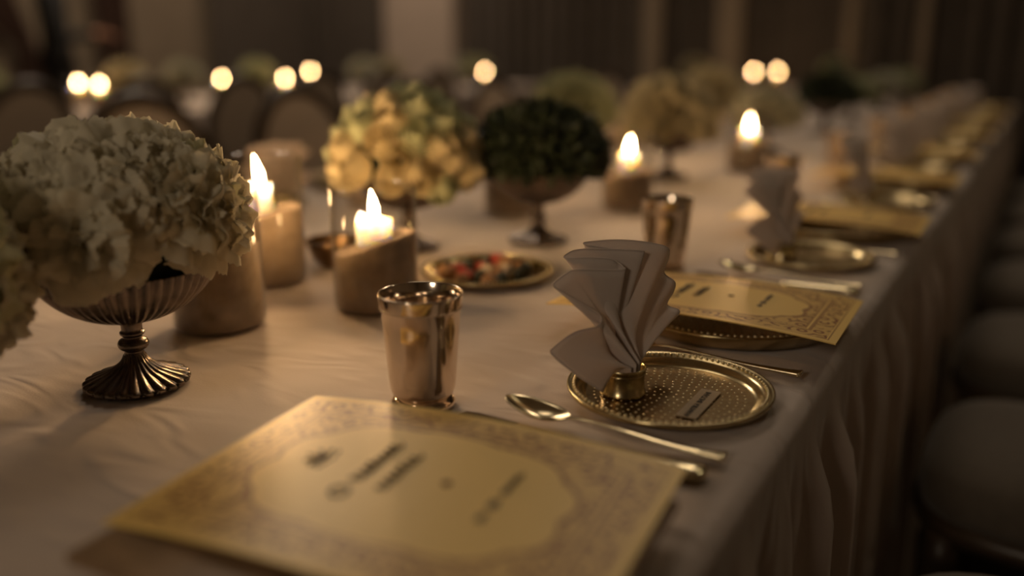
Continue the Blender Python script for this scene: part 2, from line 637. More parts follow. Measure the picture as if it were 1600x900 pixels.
def make_plate(name, R, beads, well_mat, height):
    """flat brass tray: sunken well, sloping rim, raised edge with a row of beads"""
    t = empty(name)
    h = height
    prof = [(R * 0.80, 0.0), (R * 0.90, 0.004), (R * 0.985, h - 0.004), (R, h - 0.001), (R * 0.998, h + 0.0008), (R * 0.985, h + 0.0012),
            (R * 0.955, h + 0.0004), (R * 0.90, h - 0.0015), (R * 0.875, h - 0.003), (R * 0.855, h - 0.0062), (R * 0.835, 0.0030), (R * 0.81, 0.0020)]
    rm = obj('rim', lathe('rim', prof, 96), 'brass', t)
    well = [(R * 0.81, 0.0020), (R * 0.6, 0.0018), (R * 0.3, 0.0018), (0.0008, 0.0018)]
    w = lathe('well', well, 96, cap1=True)
    wl = obj('well', w, well_mat, t)
    dots = bmesh.new()
    for rr in range(1, 11):
        rad_ = R * 0.073 * rr
        cnt_ = max(6, int(2 * pi * rad_ / (R * 0.085)))
        for q in range(cnt_):
            a = 2 * pi * (q + 0.5 * (rr % 2)) / cnt_
            bmesh.ops.create_icosphere(dots, subdivisions=1, radius=R * 0.0135,
                                       matrix=Matrix.Translation((rad_ * cos(a), rad_ * sin(a), 0.0017)) @ Matrix.Diagonal((1, 1, 0.55, 1)))
    obj('punched_dots', bm_mesh('punched_dots', dots), 'bright_brass', wl)
    under = [(R * 0.80, 0.0), (R * 0.4, 0.0002), (0.0008, 0.0002)]
    obj('underside', lathe('underside', under, 48, cap1=True), 'brass_dark', t)
    obj('beading', bead_ring('beading', R * 0.93, h + 0.0002, beads, R * 0.0185), 'bright_brass', rm)
    return t


def make_tumbler():
    t = empty('tumbler')
    H = 0.105
    outer = [(0.0235, 0.010), (0.0275, 0.0125), (0.0293, 0.018), (0.0302, 0.026), (0.0320, 0.050), (0.0340, 0.075), (0.0352, 0.0905),
             (0.0358, 0.0915), (0.0362, 0.0935), (0.0366, 0.0990), (0.0372, 0.1035), (0.0372, 0.1048), (0.0364, 0.1050), (0.0357, 0.1040),
             (0.0345, 0.0900), (0.0330, 0.075), (0.0310, 0.050), (0.0292, 0.026), (0.0270, 0.0165), (0.0200, 0.0140), (0.0006, 0.0138)]
    bd = obj('body', lathe('body', outer, 72, cap1=True), 'silver', t)
    foot = [(0.0006, 0.0006), (0.0270, 0.0006), (0.0292, 0.0012), (0.0296, 0.0035), (0.0285, 0.0060), (0.0262, 0.0085), (0.0240, 0.0102), (0.0006, 0.0104)]
    obj('foot', lathe('foot', foot, 64, cap0=True, cap1=True), 'silver', t)
    obj('beaded_band', bead_ring('beaded_band', 0.0359, 0.0922, 90, 0.0011), 'silver', bd)
    return t


def make_ring():
    t = empty('napkin_ring')
    prof = [(0.0195, 0.0), (0.0212, 0.0008), (0.0212, 0.0028), (0.0198, 0.0045), (0.0196, 0.020), (0.0200, 0.0228), (0.0210, 0.0238),
            (0.0210, 0.0262), (0.0204, 0.0268), (0.0198, 0.0262), (0.0188, 0.024), (0.0186, 0.002), (0.0006, 0.0012)]
    bd = obj('body', lathe('body', prof, 48, cap1=True), 'brass', t)
    obj('groove_band', lathe('groove_band', [(0.0197, 0.0195), (0.0206, 0.0200), (0.0206, 0.0212), (0.0197, 0.0217)], 48), 'brass', bd)
    return t


# napkin: pleated fan spreading from the ring; outer hem traced as a zigzag in space
HEM = [(-0.004, -0.036, 0.0105), (-0.0206, -0.0541, 0.0283), (-0.0396, -0.0661, 0.048), (-0.039, -0.0625, 0.0547), (-0.028, -0.0445, 0.0647),
       (-0.0151, -0.0266, 0.0673), (-0.0154, -0.018, 0.0723), (-0.02, -0.021, 0.079), (-0.0364, -0.0339, 0.0918), (-0.0521, -0.0401, 0.1018),
       (-0.0539, -0.0355, 0.1047), (-0.049, -0.0211, 0.1106), (-0.043, -0.0123, 0.1125), (-0.0141, 0.0206, 0.1092), (-0.0146, 0.0246, 0.1114),
       (-0.0198, 0.0259, 0.1142), (-0.0268, 0.0207, 0.1181), (-0.042, 0.0053, 0.1206), (-0.0574, -0.0062, 0.1205), (-0.0601, -0.0022, 0.123),
       (-0.0503, 0.0141, 0.126), (-0.0087, 0.0495, 0.1227), (-0.0077, 0.0537, 0.1189), (-0.0103, 0.0558, 0.115), (-0.0338, 0.0419, 0.1226),
       (-0.0541, 0.029, 0.1271), (-0.0556, 0.0334, 0.1287), (-0.0274, 0.0573, 0.1293), (0.0037, 0.0808, 0.1226), (0.005, 0.0911, 0.1106),
       (0.001, 0.0896, 0.0942), (0.0109, 0.0949, 0.0845), (0.009, 0.0977, 0.0737), (0.0052, 0.0916, 0.0613), (0.0171, 0.0946, 0.0563),
       (0.0134, 0.0948, 0.0484), (0.0019, 0.0852, 0.0391)]


def napkin_mesh():
    hem = smooth_path(HEM, 5)
    n = len(hem)
    nv = 14
    v = []
    for i, p in enumerate(hem):
        u = i / (n - 1)
        # the pleats meet in a bundle standing in the ring
        nx_ = 0.0145 * sin(u * pi * 9)
        ny_ = -0.0125 + 0.025 * u
        rim_ = sqrt(max(0.05, 1 - (ny_ / 0.0175) ** 2))
        neck = Vector((nx_ * rim_ + 0.001, ny_, 0.027 + 0.004 * sin(pi * u)))
        foot = Vector((nx_ * rim_ * 0.9, ny_ * 0.9, 0.003))
        e = Vector(p)
        up = neck + Vector((0, 0, 0.020))
        for j in range(nv + 1):
            t = j / nv
            if t < 0.14:
                q = foot.lerp(neck, t / 0.14)
            else:
                s = (t - 0.14) / 0.86
                q = neck * (1 - s) ** 2 + up * (2 * s * (1 - s)) * 1.0 + e * s * s
                q = q.lerp(neck.lerp(e, s), 0.7)
            v.append(q)
    return pydata('napkin', v, grid_faces(n, nv + 1))


NAP = napkin_mesh()


def make_napkin():
    o = obj('napkin', NAP, 'napkin_cloth')
    s = o.modifiers.new('thickness', 'SOLIDIFY')
    s.thickness = 0.0011
    s.offset = 0
    obj('hem', tube('hem', [Vector(p) for p in smooth_path(HEM, 5)], 0.0008, 6), 'napkin_cloth', o)
    return o


def make_spoon():
    t = empty('spoon')
    # handle along +x from the neck (0) to 0.150; bowl along -x to -0.062
    v = []
    nu, nv = 24, 13
    for i in range(nu + 1):
        u = i / nu
        x = 0.004 - 0.062 * u
        w = 0.0185 * (sin(pi * min(1, u * 0.98 + 0.02)) ** 0.55) * (1 - 0.20 * u + 0.12 * u * u)
        if i == 0:
            w = 0.0032
        for j in range(nv):
            s = -1 + 2 * j / (nv - 1)
            depth = 0.0085 * sin(pi * min(1, u + 0.02)) * (1 - s * s)
            z = 0.0105 + 0.0040 * u - depth + (0.004 * u * u)
            v.append((x, s * w, z))
    o = obj('bowl', pydata('bowl', v, grid_faces(nu + 1, nv)), 'cutlery_gold', t)
    md = o.modifiers.new('thickness', 'SOLIDIFY')
    md.thickness = 0.0012
    path = smooth_path([(0.000, 0, 0.0100), (0.018, 0, 0.0118), (0.045, 0, 0.0100), (0.085, 0, 0.0060), (0.112, 0, 0.0048), (0.130, 0, 0.0052), (0.137, 0, 0.0056)], 14)
    m = len(path)
    rad = []
    for i in range(m):
        u = i / (m - 1)
        w = 0.0032 + 0.0075 * max(0, (u - 0.3) / 0.7) ** 1.3
        if u > 0.93:
            w *= sqrt(max(0.02, 1 - ((u - 0.93) / 0.072) ** 2))
        rad.append(w)
    obj('handle', tube('handle', path, rad, 12, squash=(1.0, 0.28)), 'cutlery_gold', t)
    return t


def make_knife():
    t = empty('table_knife')
    # blade from -0.12 to 0, handle 0 to 0.10
    v = []
    out_ = [(-0.122, 0.002), (-0.119, 0.008), (-0.108, 0.0105), (-0.06, 0.0105), (-0.01, 0.0085), (0.0, 0.006), (0.0, -0.006), (-0.01, -0.0085), (-0.06, -0.0085), (-0.115, -0.0075), (-0.122, -0.003)]
    n = len(out_)
    for z in (0.0022, 0.0036):
        v += [(x, y, z) for x, y in out_]
    f = [tuple(range(n))[::-1], tuple(range(n, 2 * n))]
    f += [(i, (i + 1) % n, n + (i + 1) % n, n + i) for i in range(n)]
    obj('blade', pydata('blade', v, f, False), 'silver', t)
    path = [(x, 0, 0.0042) for x in (0.0, 0.01, 0.03, 0.055, 0.08, 0.094, 0.100, 0.102)]
    obj('handle', tube('handle', path, [0.0062, 0.0068, 0.0078, 0.0095, 0.0118, 0.0122, 0.0100, 0.004], 14, squash=(1.0, 0.36)), 'cutlery_gold', t)
    bm = bmesh.new()
    for k in range(4):
        bmesh.ops.create_icosphere(bm, subdivisions=1, radius=0.0016, matrix=Matrix.Translation((0.086 + 0.004 * k, 0.003 * sin(k * 2.1), 0.0076)))
    obj('ornament', bm_mesh('ornament', bm), 'cutlery_gold', t)
    return t


def make_fork():
    t = empty('fork')
    path = smooth_path([(-0.012, 0, 0.0060), (0.01, 0, 0.0085), (0.05, 0, 0.0070), (0.09, 0, 0.0050), (0.12, 0, 0.0048), (0.142, 0, 0.0052), (0.148, 0, 0.0056)], 14)
    m = len(path)
    rad = []
    for i in range(m):
        u = i / (m - 1)
        w = 0.0034 + 0.0075 * max(0, (u - 0.35) / 0.65) ** 1.3
        if u > 0.93:
            w *= sqrt(max(0.02, 1 - ((u - 0.93) / 0.072) ** 2))
        rad.append(w)
    obj('handle', tube('handle', path, rad, 12, squash=(1.0, 0.28)), 'cutlery_gold', t)
    v = []
    for i in range(9):
        u = i / 8
        x = -0.008 - 0.024 * u
        w = 0.0036 + 0.0085 * min(1, u * 1.7) ** 0.7
        for j in range(7):
            s = -1 + 2 * j / 6
            v.append((x, s * w, 0.0066 - 0.0040 * sin(pi * 0.5 * u) + 0.0012 * s * s))
    o = obj('head', pydata('head', v, grid_faces(9, 7)), 'cutlery_gold', t)
    o.modifiers.new('thickness', 'SOLIDIFY').thickness = 0.0014
    for k in range(4):
        y = -0.0105 + 0.007 * k
        pth = smooth_path([(-0.031, y, 0.0028), (-0.045, y, 0.0030), (-0.062, y, 0.0060), (-0.072, y * 0.96, 0.0095)], 4)
        obj('tine', tube('tine', pth, [0.0017] * (len(pth) - 2) + [0.0012, 0.0006], 6), 'cutlery_gold', t)
    return t


def card_mesh(Lx, Ly, th, bend):
    v = []
    nu, nv = 16, 12
    for zt in (0.0, th):
        for i in range(nu + 1):
            for j in range(nv + 1):
                x = (i / nu - 0.5) * Lx
                y = (j / nv - 0.5) * Ly
                z = zt + bend * (1 - (2 * x / Lx) ** 2)
                v.append((x, y, z))
    n = (nu + 1) * (nv + 1)
    f = grid_faces(nu + 1, nv + 1, False, n)
    f += [tuple(reversed(q)) for q in grid_faces(nu + 1, nv + 1)]
    W = nv + 1
    for i in range(nu):
        f.append((i * W, (i + 1) * W, n + (i + 1) * W, n + i * W)[::-1])
        a = i * W + nv
        f.append((a, a + W, n + a + W, n + a))
    for j in range(nv):
        f.append((j, j + 1, n + j + 1, n + j))
        a = nu * W + j
        f.append((a, a + 1, n + a + 1, n + a)[::-1])
    me = pydata('card', v, f, False)
    return me


ARCH = 0.009


def arch(x):
    return ARCH * (1 - (2 * x / 0.312) ** 2)


CARD = card_mesh(0.312, 0.214, 0.0012, ARCH)


def squiggle(name, rnd, x, y0, y1, h, material, parent, z=0.0016):
    """a run of flowing script strokes, read from the seat side: advancing along +y, rising towards -x"""
    n = max(3, int((y1 - y0) / (h * 0.55)))
    pts = []
    for i in range(n * 5 + 1):
        t = i / (n * 5)
        ph = t * n * 2 * pi
        a = h * (0.45 + 0.35 * rnd.random())
        xx = x - a * sin(ph) * 0.5
        pts.append((xx, y0 + (y1 - y0) * t + 0.25 * h * cos(ph) + 0.008, z + arch(xx)))
    pts = smooth_path(pts, 2)
    return obj(name, tube(name, pts, 0.0010, 6, squash=(1, 0.25)), material, parent)


def make_menu():
    o = obj('menu_card', CARD, 'menu_paper')
    rnd = random.Random(11)
    # emblem near the head (towards the table centre), title in two lines, a dot, a date line
    em_ = []
    ez = 0.0016 + arch(-0.075)
    for k in range(5):
        a = pi * k / 4
        em_.append(tube('e', [(-0.072, 0.008, ez), (-0.072 - 0.011 * sin(a) - 0.003, 0.008 + 0.013 * cos(a), ez)], 0.0014, 6, squash=(1, 0.25)))
    em_.append(tube('e', [(-0.069, -0.006, ez), (-0.066, 0.008, ez), (-0.069, 0.022, ez)], 0.0012, 6, squash=(1, 0.25)))
    obj('emblem', joined('emblem', [(q, Matrix()) for q in em_]), 'ink', o)
    ring_ = [(-0.034 + 0.006 * cos(a * pi / 6), -0.028 + 0.0065 * sin(a * pi / 6), 0.0016 + arch(-0.034)) for a in range(12)]
    obj('capital_letter', tube('capital_letter', ring_, 0.0013, 6, True, squash=(1, 0.25)), 'ink', o)
    squiggle('title_script', rnd, -0.034, -0.020, 0.036, 0.012, 'ink', o)
    squiggle('title_script', rnd, -0.012, -0.024, 0.026, 0.012, 'ink', o)
    obj('red_dot', lathe('red_dot', [(0.0005, 0.0017), (0.0032, 0.0017), (0.0034, 0.0013)], 14, cap0=True), 'ink_red', o, (0.024, 0.008, arch(0.024)))
    squiggle('date_script', rnd, 0.062, -0.030, -0.022, 0.006, 'ink', o)
    squiggle('date_script', rnd, 0.062, -0.014, -0.004, 0.008, 'ink', o)
    squiggle('date_script', rnd, 0.062, 0.004, 0.032, 0.006, 'ink', o)
    return o


protoplate = make_plate('bread_plate', 0.0945, 92, 'brass_punched', 0.011)
protocharger = make_plate('charger_plate', 0.130, 110, 'brass_punched', 0.020)
prototumbler = make_tumbler()
protoring = make_ring()
protonapkin = make_napkin()
protospoon = make_spoon()
protoknife = make_knife()
protofork = make_fork()
protomenu = make_menu()
used = set()


def place(proto, loc, rz, label, cat, group, tilt=None):
    if proto.name in used:
        o = copy_tree(proto)
    else:
        used.add(proto.name)
        o = proto
    o.location = loc
    o.rotation_euler = (tilt[0] if tilt else 0, tilt[1] if tilt else 0, rz)
    return tag(o, label, cat, group)


SURF = TZ + 0.0003
rs = random.Random(5)
PITCH = 0.612


def setting(k, yc, opp, where):
    """one place setting; yc is the charger's y; opp = far side of the table, turned round"""
    g = 'far side settings' if opp else 'near side settings'
    jit = lambda a: 0 if (k == 0 and not opp) else rs.uniform(-a, a)
    ctr = Vector((-0.825, yc, 0))

    def P(x, dy, z):
        # offsets seen from the near side; the far side is the same turned half round
        if not opp:
            return (x + jit(0.004), yc + dy + jit(0.005), z)
        return (-1.65 - x + jit(0.004), yc - dy + jit(0.005), z)
    r0 = pi if opp else 0.0
    place(protocharger, P(-0.292, 0.0, SURF), r0 + jit(1), 'wide beaded brass charger plate under the menu card, ' + where, 'plate', 'charger plates')
    zc = SURF + 0.0225
    if k == 0 and not opp:
        place(protomenu, (-0.326, 0.4220, zc + 0.0068), radians(5.2), 'yellow menu card with printed oval frame, ' + where, 'menu', 'menu cards', (radians(1.8), 0))
    elif k == 1 and not opp:
        place(protomenu, (-0.309, 0.972, zc + 0.0050), radians(2.6), 'yellow menu card with printed oval frame, ' + where, 'menu', 'menu cards', (radians(-2.6), 0))
    else:
        place(protomenu, P(-0.305, -0.01, zc + 0.0025), r0 + jit(0.05), 'yellow menu card with printed oval frame, ' + where, 'menu', 'menu cards', (radians(-1.5), 0))
    if k < 4 and not opp:
        place(protoknife, P(-0.286, 0.200, SURF), jit(0.03) - 0.02, 'gold-handled table knife beside the spoon, ' + where, 'knife', 'table knives')
        place(protospoon, P(-0.317, 0.228, SURF), jit(0.03) + 0.03, 'gold soup spoon lying hollow side up, ' + where, 'spoon', 'soup spoons')
        place(protofork, P(-0.322, -0.148 - (0.0 if k else 0), SURF), jit(0.02) - 0.03, 'gold dinner fork left of the charger plate, ' + where, 'fork', 'dinner forks')
    place(prototumbler, P(-0.453, 0.212, SURF), jit(2), 'polished silver tumbler with beaded band, ' + where, 'tumbler', 'silver tumblers')


def napkin_plate(k, x, y, opp, where):
    g = SURF
    a = 0.0 if (k == 0 and not opp) else rs.uniform(-0.25, 0.25)
    if opp:
        a += pi
    place(protoplate, (x, y, g), 0, 'small beaded brass plate under the fanned napkin, ' + where, 'plate', 'small brass plates')
    ox, oy = Vector((-0.0385, -0.018, 0)).xy
    if opp:
        ox, oy = -ox, -oy
    place(protoring, (x + ox, y + oy, g + 0.0022), 0, 'short brass ring cup holding the napkin, ' + where, 'napkin ring', 'napkin rings')
    place(protonapkin, (x + ox, y + oy, g + 0.0040), a, 'folded cream napkin fanned out of its brass ring, ' + where, 'napkin', 'fanned napkins')


ys = [0.40, 1.0, 1.625, 2.237, 2.849, 3.461, 4.073, 4.685, 5.297]
for k, y in enumerate(ys):
    setting(k, y, False, ORD[k] + ' place setting on the near side')
plate_xy = [(-0.268, 0.742), (-0.283, 1.373), (-0.265, 1.975), (-0.275, 2.59), (-0.272, 3.20), (-0.27, 3.81), (-0.27, 4.42), (-0.27, 5.03)]
for k, (x, y) in enumerate(plate_xy):
    napkin_plate(k, x, y, False, ORD[k] + ' along the near edge')
for k in range(6):
    y = 1.03 + PITCH * k
    setting(k, y, True, ORD[k] + ' setting across the table')
    napkin_plate(k, -1.38, y + 0.29, True, ORD[k] + ' across the table')

# brown card below the nearest menu
bc = obj('backing_card', card_mesh(0.300, 0.220, 0.0060, 0.0), 'backing_brown')
bc.location = (-0.315, 0.387, SURF + 0.0216)
bc.rotation_euler = (0, 0, radians(4))
tag(bc, 'brown card lying under the nearest yellow menu', 'card')

# name strip on the nearest small plate
strip = obj('name_strip', box_mesh('name_strip', 0.019, 0.072, 0.0012, 0, 0, 0.0006, 0.0003, 1), 'wood_strip')
strip.location = (-0.2355, 0.731, SURF + 0.0028)
strip.rotation_euler = (0, 0, radians(0.5))
tag(strip, 'narrow wooden strip with printed name on the nearest small plate', 'name strip')
fc = bpy.data.curves.new('name_lettering', 'FONT')
fc.body = 'AVANTIKA BHUTANI'
fc.size = 0.0068
fc.align_x = 'CENTER'
fc.align_y = 'CENTER'
fc.extrude = 0.0001
fc.offset = 0.00022
fo = bpy.data.objects.new('tmp_font', fc)
link(fo)
bpy.context.view_layer.update()
fm = bpy.data.meshes.new_from_object(fo.evaluated_get(bpy.context.evaluated_depsgraph_get()))
bpy.data.objects.remove(fo)
fm.name = 'lettering'
fm.materials.clear()
lt = obj('lettering', fm, 'letter_ink', strip, (0.0, -0.003, 0.0013), (0, 0, pi / 2))


# ================================================================ hurricane candles
def hurricane_meshes(R, H, lo, hi, seed):
    glass = lathe('glass', [(R, 0.0006), (R, H - 0.0008), (R - 0.0008, H), (R - 0.0018, H - 0.0008), (R - 0.0020, 0.004), (R - 0.0030, 0.0032), (0.0006, 0.0030)], 72, cap1=True)
    n = 64
    Rs = R - 0.0026
    v = []
    rows = 10
    rnd = random.Random(seed)
    off = rnd.uniform(0, 9)

    def top(x, y):
        s = x / Rs
        return lo + (hi - lo) * (0.5 + 0.5 * sin(s * pi / 2)) + 0.0016 * noise.noise((x * 60 + off, y * 60, 1.0))
    # side wall then surface
    for i in range(n):
        t = 2 * pi * i / n
        x, y = Rs * cos(t), Rs * sin(t)
        zt = top(x, y)
        for j in range(4):
            v.append((x, y, 0.0036 + (zt - 0.0036) * j / 3))
        for j in range(1, rows + 1):
            q = 1 - j / rows
            xx, yy = x * max(q, 0.02), y * max(q, 0.02)
            v.append((xx, yy, top(xx, yy)))
    L = 4 + rows
    f = grid_faces(n, L, True)
    f.append(tuple(i * L + L - 1 for i in range(n)))
    f.append(tuple(i * L for i in range(n))[::-1])
    sand = pydata('sand', v, f)
    return glass, sand, top


def flame_mesh(h, r, lean):
    prof = []
    for k in range(9):
        t = k / 8
        prof.append((max(0.0003, r * (sin(pi * t ** 0.62) ** 0.9 if 0 < t < 1 else 0)), h * t))
    me = lathe('flame', prof, 10)
    for vv in me.vertices:
        vv.co.x += lean * (vv.co.z / h) ** 2 * 0.004
    return me


def hurricane(name_label, x, y, rz, R=0.0525, H=0.158, lo=0.07, hi=0.092, seed=0, candle=(0.0, 0.0), cr=0.0225, ch=0.045, group='hurricane candles', lean=0.5, fh=0.034):
    glass, sand, top = hurricane_meshes(R, H, lo, hi, seed)
    g = empty('hurricane_vase', (x, y, SURF), rz)
    tag(g, 'glass cylinder vase of sand, ' + name_label, 'vase', 'glass vases of sand')
    obj('glass', glass, 'clear_glass', g)
    sd = obj('sand', sand, 'sand', g)
    cx, cy = candle
    z0 = top(cx, cy) - 0.004
    c, s = cos(rz), sin(rz)
    cd = empty('candle', (x + c * cx - s * cy, y + s * cx + c * cy, SURF + z0), rz)
    tag(cd, 'lit white candle in sand, ' + name_label, 'candle', group)
    prof = [(cr * 0.96, 0.0), (cr, 0.003), (cr, ch * 0.9), (cr * 0.97, ch), (cr * 0.86, ch * 1.02), (cr * 0.75, ch * 0.93), (cr * 0.5, ch * 0.84), (0.0006, ch * 0.82)]
    w = lathe('wax', prof, 40, mod=lambda t, k, r, z: (r, z + (0.004 * sin(2 * t + seed) * (1 if 3 <= k <= 5 else 0)) + (0.002 * sin(5 * t) * (1 if 3 <= k <= 4 else 0))), cap0=True, cap1=True)
    wx = obj('wax', w, 'wax', cd)
    obj('wick', tube('wick', [(0, 0, ch * 0.8), (0.0004, 0, ch * 0.95), (0.0016, 0, ch * 1.04)], 0.0008, 6), 'wick', wx)
    obj('flame', flame_mesh(fh, 0.0062, lean), 'flame', cd, (0.001, 0, ch * 0.96))
    return g


hurricane('beside the nearest fluted flower bowl', -0.800, 0.690, 0.3, seed=1, lo=0.080, hi=0.095, H=0.160, candle=(0.002, 0.01))
hurricane('just right of the carnations', -0.900, 0.866, 0.6, seed=2, lo=0.088, hi=0.104, H=0.172, candle=(-0.004, 0.002), cr=0.016, ch=0.040, fh=0.044, lean=-1.5)
hurricane('behind the nearest silver tumbler', -0.694, 0.846, 0.45, seed=3, lo=0.068, hi=0.094, H=0.150, candle=(0.0, 0.0), cr=0.0225, ch=0.034, fh=0.036, lean=-0.8)
hurricane('behind the bowl of dark foliage', -0.885, 1.50, 0.3, seed=4, lo=0.082, hi=0.1, H=0.16)
hurricane('right of the dark foliage ball', -0.712, 1.672, 0.3, seed=5, lo=0.066, hi=0.078, H=0.150, cr=0.018, ch=0.042)
hurricane('farther along, between two flower bowls', -0.668, 2.36, 0.3, seed=6, lo=0.066, hi=0.08, H=0.155, cr=0.021, ch=0.036, fh=0.04)
hurricane('midway along the table on its far row', -1.02, 2.75, 0.3, seed=7)
far_c = [(-4.70, 3.20, 'leftmost of the far table lights'), (-4.36, 3.09, 'second far table light from the left'), (-4.53, 4.08, 'third far table light from the left'),
         (-4.28, 4.38, 'fourth far table light from the left'), (-4.38, 4.73, 'fifth far table light from the left'), (-4.15, 6.60, 'rightmost light of the second table'),
         (-2.22, 7.86, 'left of the two orange lights by the back wall'), (-2.04, 7.96, 'right of the two orange lights by the back wall')]
for i, (x, y, lab) in enumerate(far_c):
    lift = 0.035 if i == 4 else 0.0
    hurricane(lab, x, y, 0.3, seed=20 + i, lo=0.078 + lift, hi=0.086 + lift, H=0.16 + lift, ch=0.042, group='far table candles')


# ================================================================ fluted flower bowls
def goblet_meshes():
    def flute(nf, amp, zf=lambda z: 1.0, twist=0.0):
        def m_(t, k, r, z):
            return (r * (1 + amp * zf(z) * (abs(cos(nf * 0.5 * t + twist * z)) - 0.6)), z)
        return m_
    n = 216
    foot = []
    for r, z in smooth_path([(0.0445, 0.0), (0.0470, 0.0020), (0.0472, 0.0045), (0.0455, 0.0066), (0.040, 0.0090), (0.032, 0.0120), (0.022, 0.0165), (0.0135, 0.0235), (0.0100, 0.0300)], 3):
        foot.append((r, z))
    fm_ = lathe('foot', [(0.001, 0.0004)] + foot, n,
                mod=lambda t, k, r, z: (r * (1 + 0.075 * min(1, r / 0.02) * (abs(cos(12 * t + 60 * z)) - 0.6)), z + 0.0012 * max(0, (r - 0.012) / 0.035) * (abs(cos(12 * t + 60 * z)) - 0.5) * (1 if z > 0.003 else 0)))
    beads = bead_ring('foot_beading', 0.0468, 0.0030, 48, 0.0017)
    stem = lathe('stem', smooth_path([(0.0098, 0.0295), (0.0088, 0.0325), (0.0090, 0.0345), (0.0125, 0.0365), (0.0142, 0.0405), (0.0125, 0.0445), (0.0090, 0.0465), (0.0088, 0.0485),
                                      (0.0108, 0.0500), (0.0112, 0.0525), (0.0095, 0.0540), (0.0098, 0.0600), (0.0120, 0.0650)], 3), 48)
    prof = smooth_path([(0.0115, 0.0640), (0.024, 0.0660), (0.040, 0.0715), (0.056, 0.0810), (0.069, 0.0935), (0.077, 0.1050), (0.0815, 0.1165), (0.0820, 0.1180)], 4)
    inner = [(0.0800, 0.1180), (0.0755, 0.1060), (0.067, 0.0950), (0.054, 0.0830), (0.038, 0.0740), (0.020, 0.0690), (0.001, 0.0680)]
    np_ = len(prof)

    def bm_(t, k, r, z):
        a = abs(cos(24 * t)) if k < np_ else 0.6
        g = min(1, max(0, (r - 0.012) / 0.03))
        zz = z + (0.0022 * (abs(cos(24 * t)) - 0.5) if abs(k - np_) <= 1 else 0)
        return (r * (1 + 0.05 * g * (a - 0.6)), zz)
    bowl = lathe('bowl', prof + inner, 288, mod=bm_, cap1=True)
    foam = lathe('foam', [(0.001, 0.190), (0.03, 0.186), (0.055, 0.170), (0.068, 0.145), (0.070, 0.120), (0.064, 0.104), (0.05, 0.086), (0.001, 0.080)], 32, cap0=True, cap1=True)
    return fm_, beads, stem, bowl, foam


GM = goblet_meshes()


def make_goblet(material='old_silver'):
    t = empty('flower_bowl')
    ft = obj('foot', GM[0], material, t)
    obj('foot_beading', GM[1], material, ft)
    obj('stem', GM[2], material, t)
    obj('bowl', GM[3], material, t)
    obj('floral_foam', GM[4], 'foam', t)
    return t


proto_goblet = make_goblet()


def carnation_mesh(seed, R=0.046):
    """ruffled petals: each climbs, then rolls outward into a frilled, toothed edge"""
    rnd = random.Random(seed)
    v, f = [], []
    layers = [(3, 0.05, 0.9, 0.80, 0.8), (4, 0.22, 1.1, 0.90, 0.95), (5, 0.42, 1.3, 0.98, 1.05), (6, 0.66, 1.35, 1.0, 1.15), (6, 0.95, 1.3, 1.0, 1.2), (5, 1.30, 1.0, 1.0, 1.25)]
    for li, (cnt, tilt, curl, ln, w) in enumerate(layers):
        for p in range(cnt):
            a0 = 2 * pi * (p + rnd.uniform(-0.3, 0.3)) / cnt + li * 0.5
            tl = tilt + rnd.uniform(-0.14, 0.14)
            cw = curl + rnd.uniform(-0.35, 0.35)
            hw = w * rnd.uniform(0.85, 1.15) * R * (0.62 if li else 0.5)
            l_ = R * ln * rnd.uniform(0.9, 1.1)
            kf = rnd.uniform(4.0, 6.5)
            ph = rnd.uniform(0, 6.28)
            nu, nv = 25, 9
            off = len(v)
            rad = Vector((cos(a0), sin(a0), 0))
            tan = Vector((-sin(a0), cos(a0), 0))
            up = Vector((0, 0, 1))
            for i in range(nu):
                u = -1 + 2 * i / (nu - 1)
                jag = 0.025 * (1 if i % 2 else -1) + rnd.uniform(-0.015, 0.015)
                pos = rad * (0.002 * li)
                pol0 = tl
                for j in range(nv):
                    t = j / (nv - 1)
                    roll = tl + cw * max(0.0, t - 0.45) * 1.7
                    nrm = rad * cos(roll) - up * sin(roll)
                    if j:
                        ds = l_ / (nv - 1) * (1 - 0.22 * u * u)
                        if j == nv - 1:
                            ds *= 1 + jag * 6
                        pos = pos + (rad * sin(roll) + up * cos(roll)) * ds
                    wave = (0.11 * t ** 1.8 * sin(u * kf + ph) + 0.04 * t ** 3 * sin(u * kf * 2.6 + 2.1 * ph)) * R
                    q = pos + nrm * wave + tan * (u * hw * (0.18 + 0.82 * t ** 0.75))
                    # cup the petal round the flower's axis
                    q = q - rad * (0.25 * (u * hw) ** 2 / R * t)
                    v.append((q.x, q.y, q.z - 0.010))
            f += grid_faces(nu, nv, False, off)
    return pydata('carnation', v, f)


def rose_mesh(seed, R=0.026, lo=False):
    rnd = random.Random(seed)
    v, f = [], []
    layers = [(3, 0.35, 1.3), (4, 0.60, 1.1), (5, 0.85, 0.95), (5, 1.05, 0.9)]
    nu, nv = (7, 5) if lo else (9, 7)
    for li, (cnt, rad, w) in enumerate(layers):
        for p in range(cnt):
            a0 = 2 * pi * (p + rnd.uniform(-0.15, 0.15)) / cnt + li * 0.7
            off = len(v)
            hgt = R * (1.15 - 0.28 * li / 3)
            for i in range(nu):
                u = -1 + 2 * i / (nu - 1)
                for j in range(nv):
                    t = j / (nv - 1)
                    rr = R * rad * (sin(pi * (0.10 + 0.62 * t)) ** 0.8) * (1 + 0.35 * max(0, t - 0.85) * (1 + li))
                    z = -0.5 * R + 1.35 * hgt * t * (1 - 0.16 * u * u) - (0.20 * R * li * 0.3 if t > 0.9 else 0)
                    az = a0 + u * w * (0.5 + 0.5 * sin(pi * 0.5 * min(1, t * 1.4)))
                    v.append((rr * cos(az), rr * sin(az), z))
            f += grid_faces(nu, nv, False, off)
    return pydata('rose', v, f)


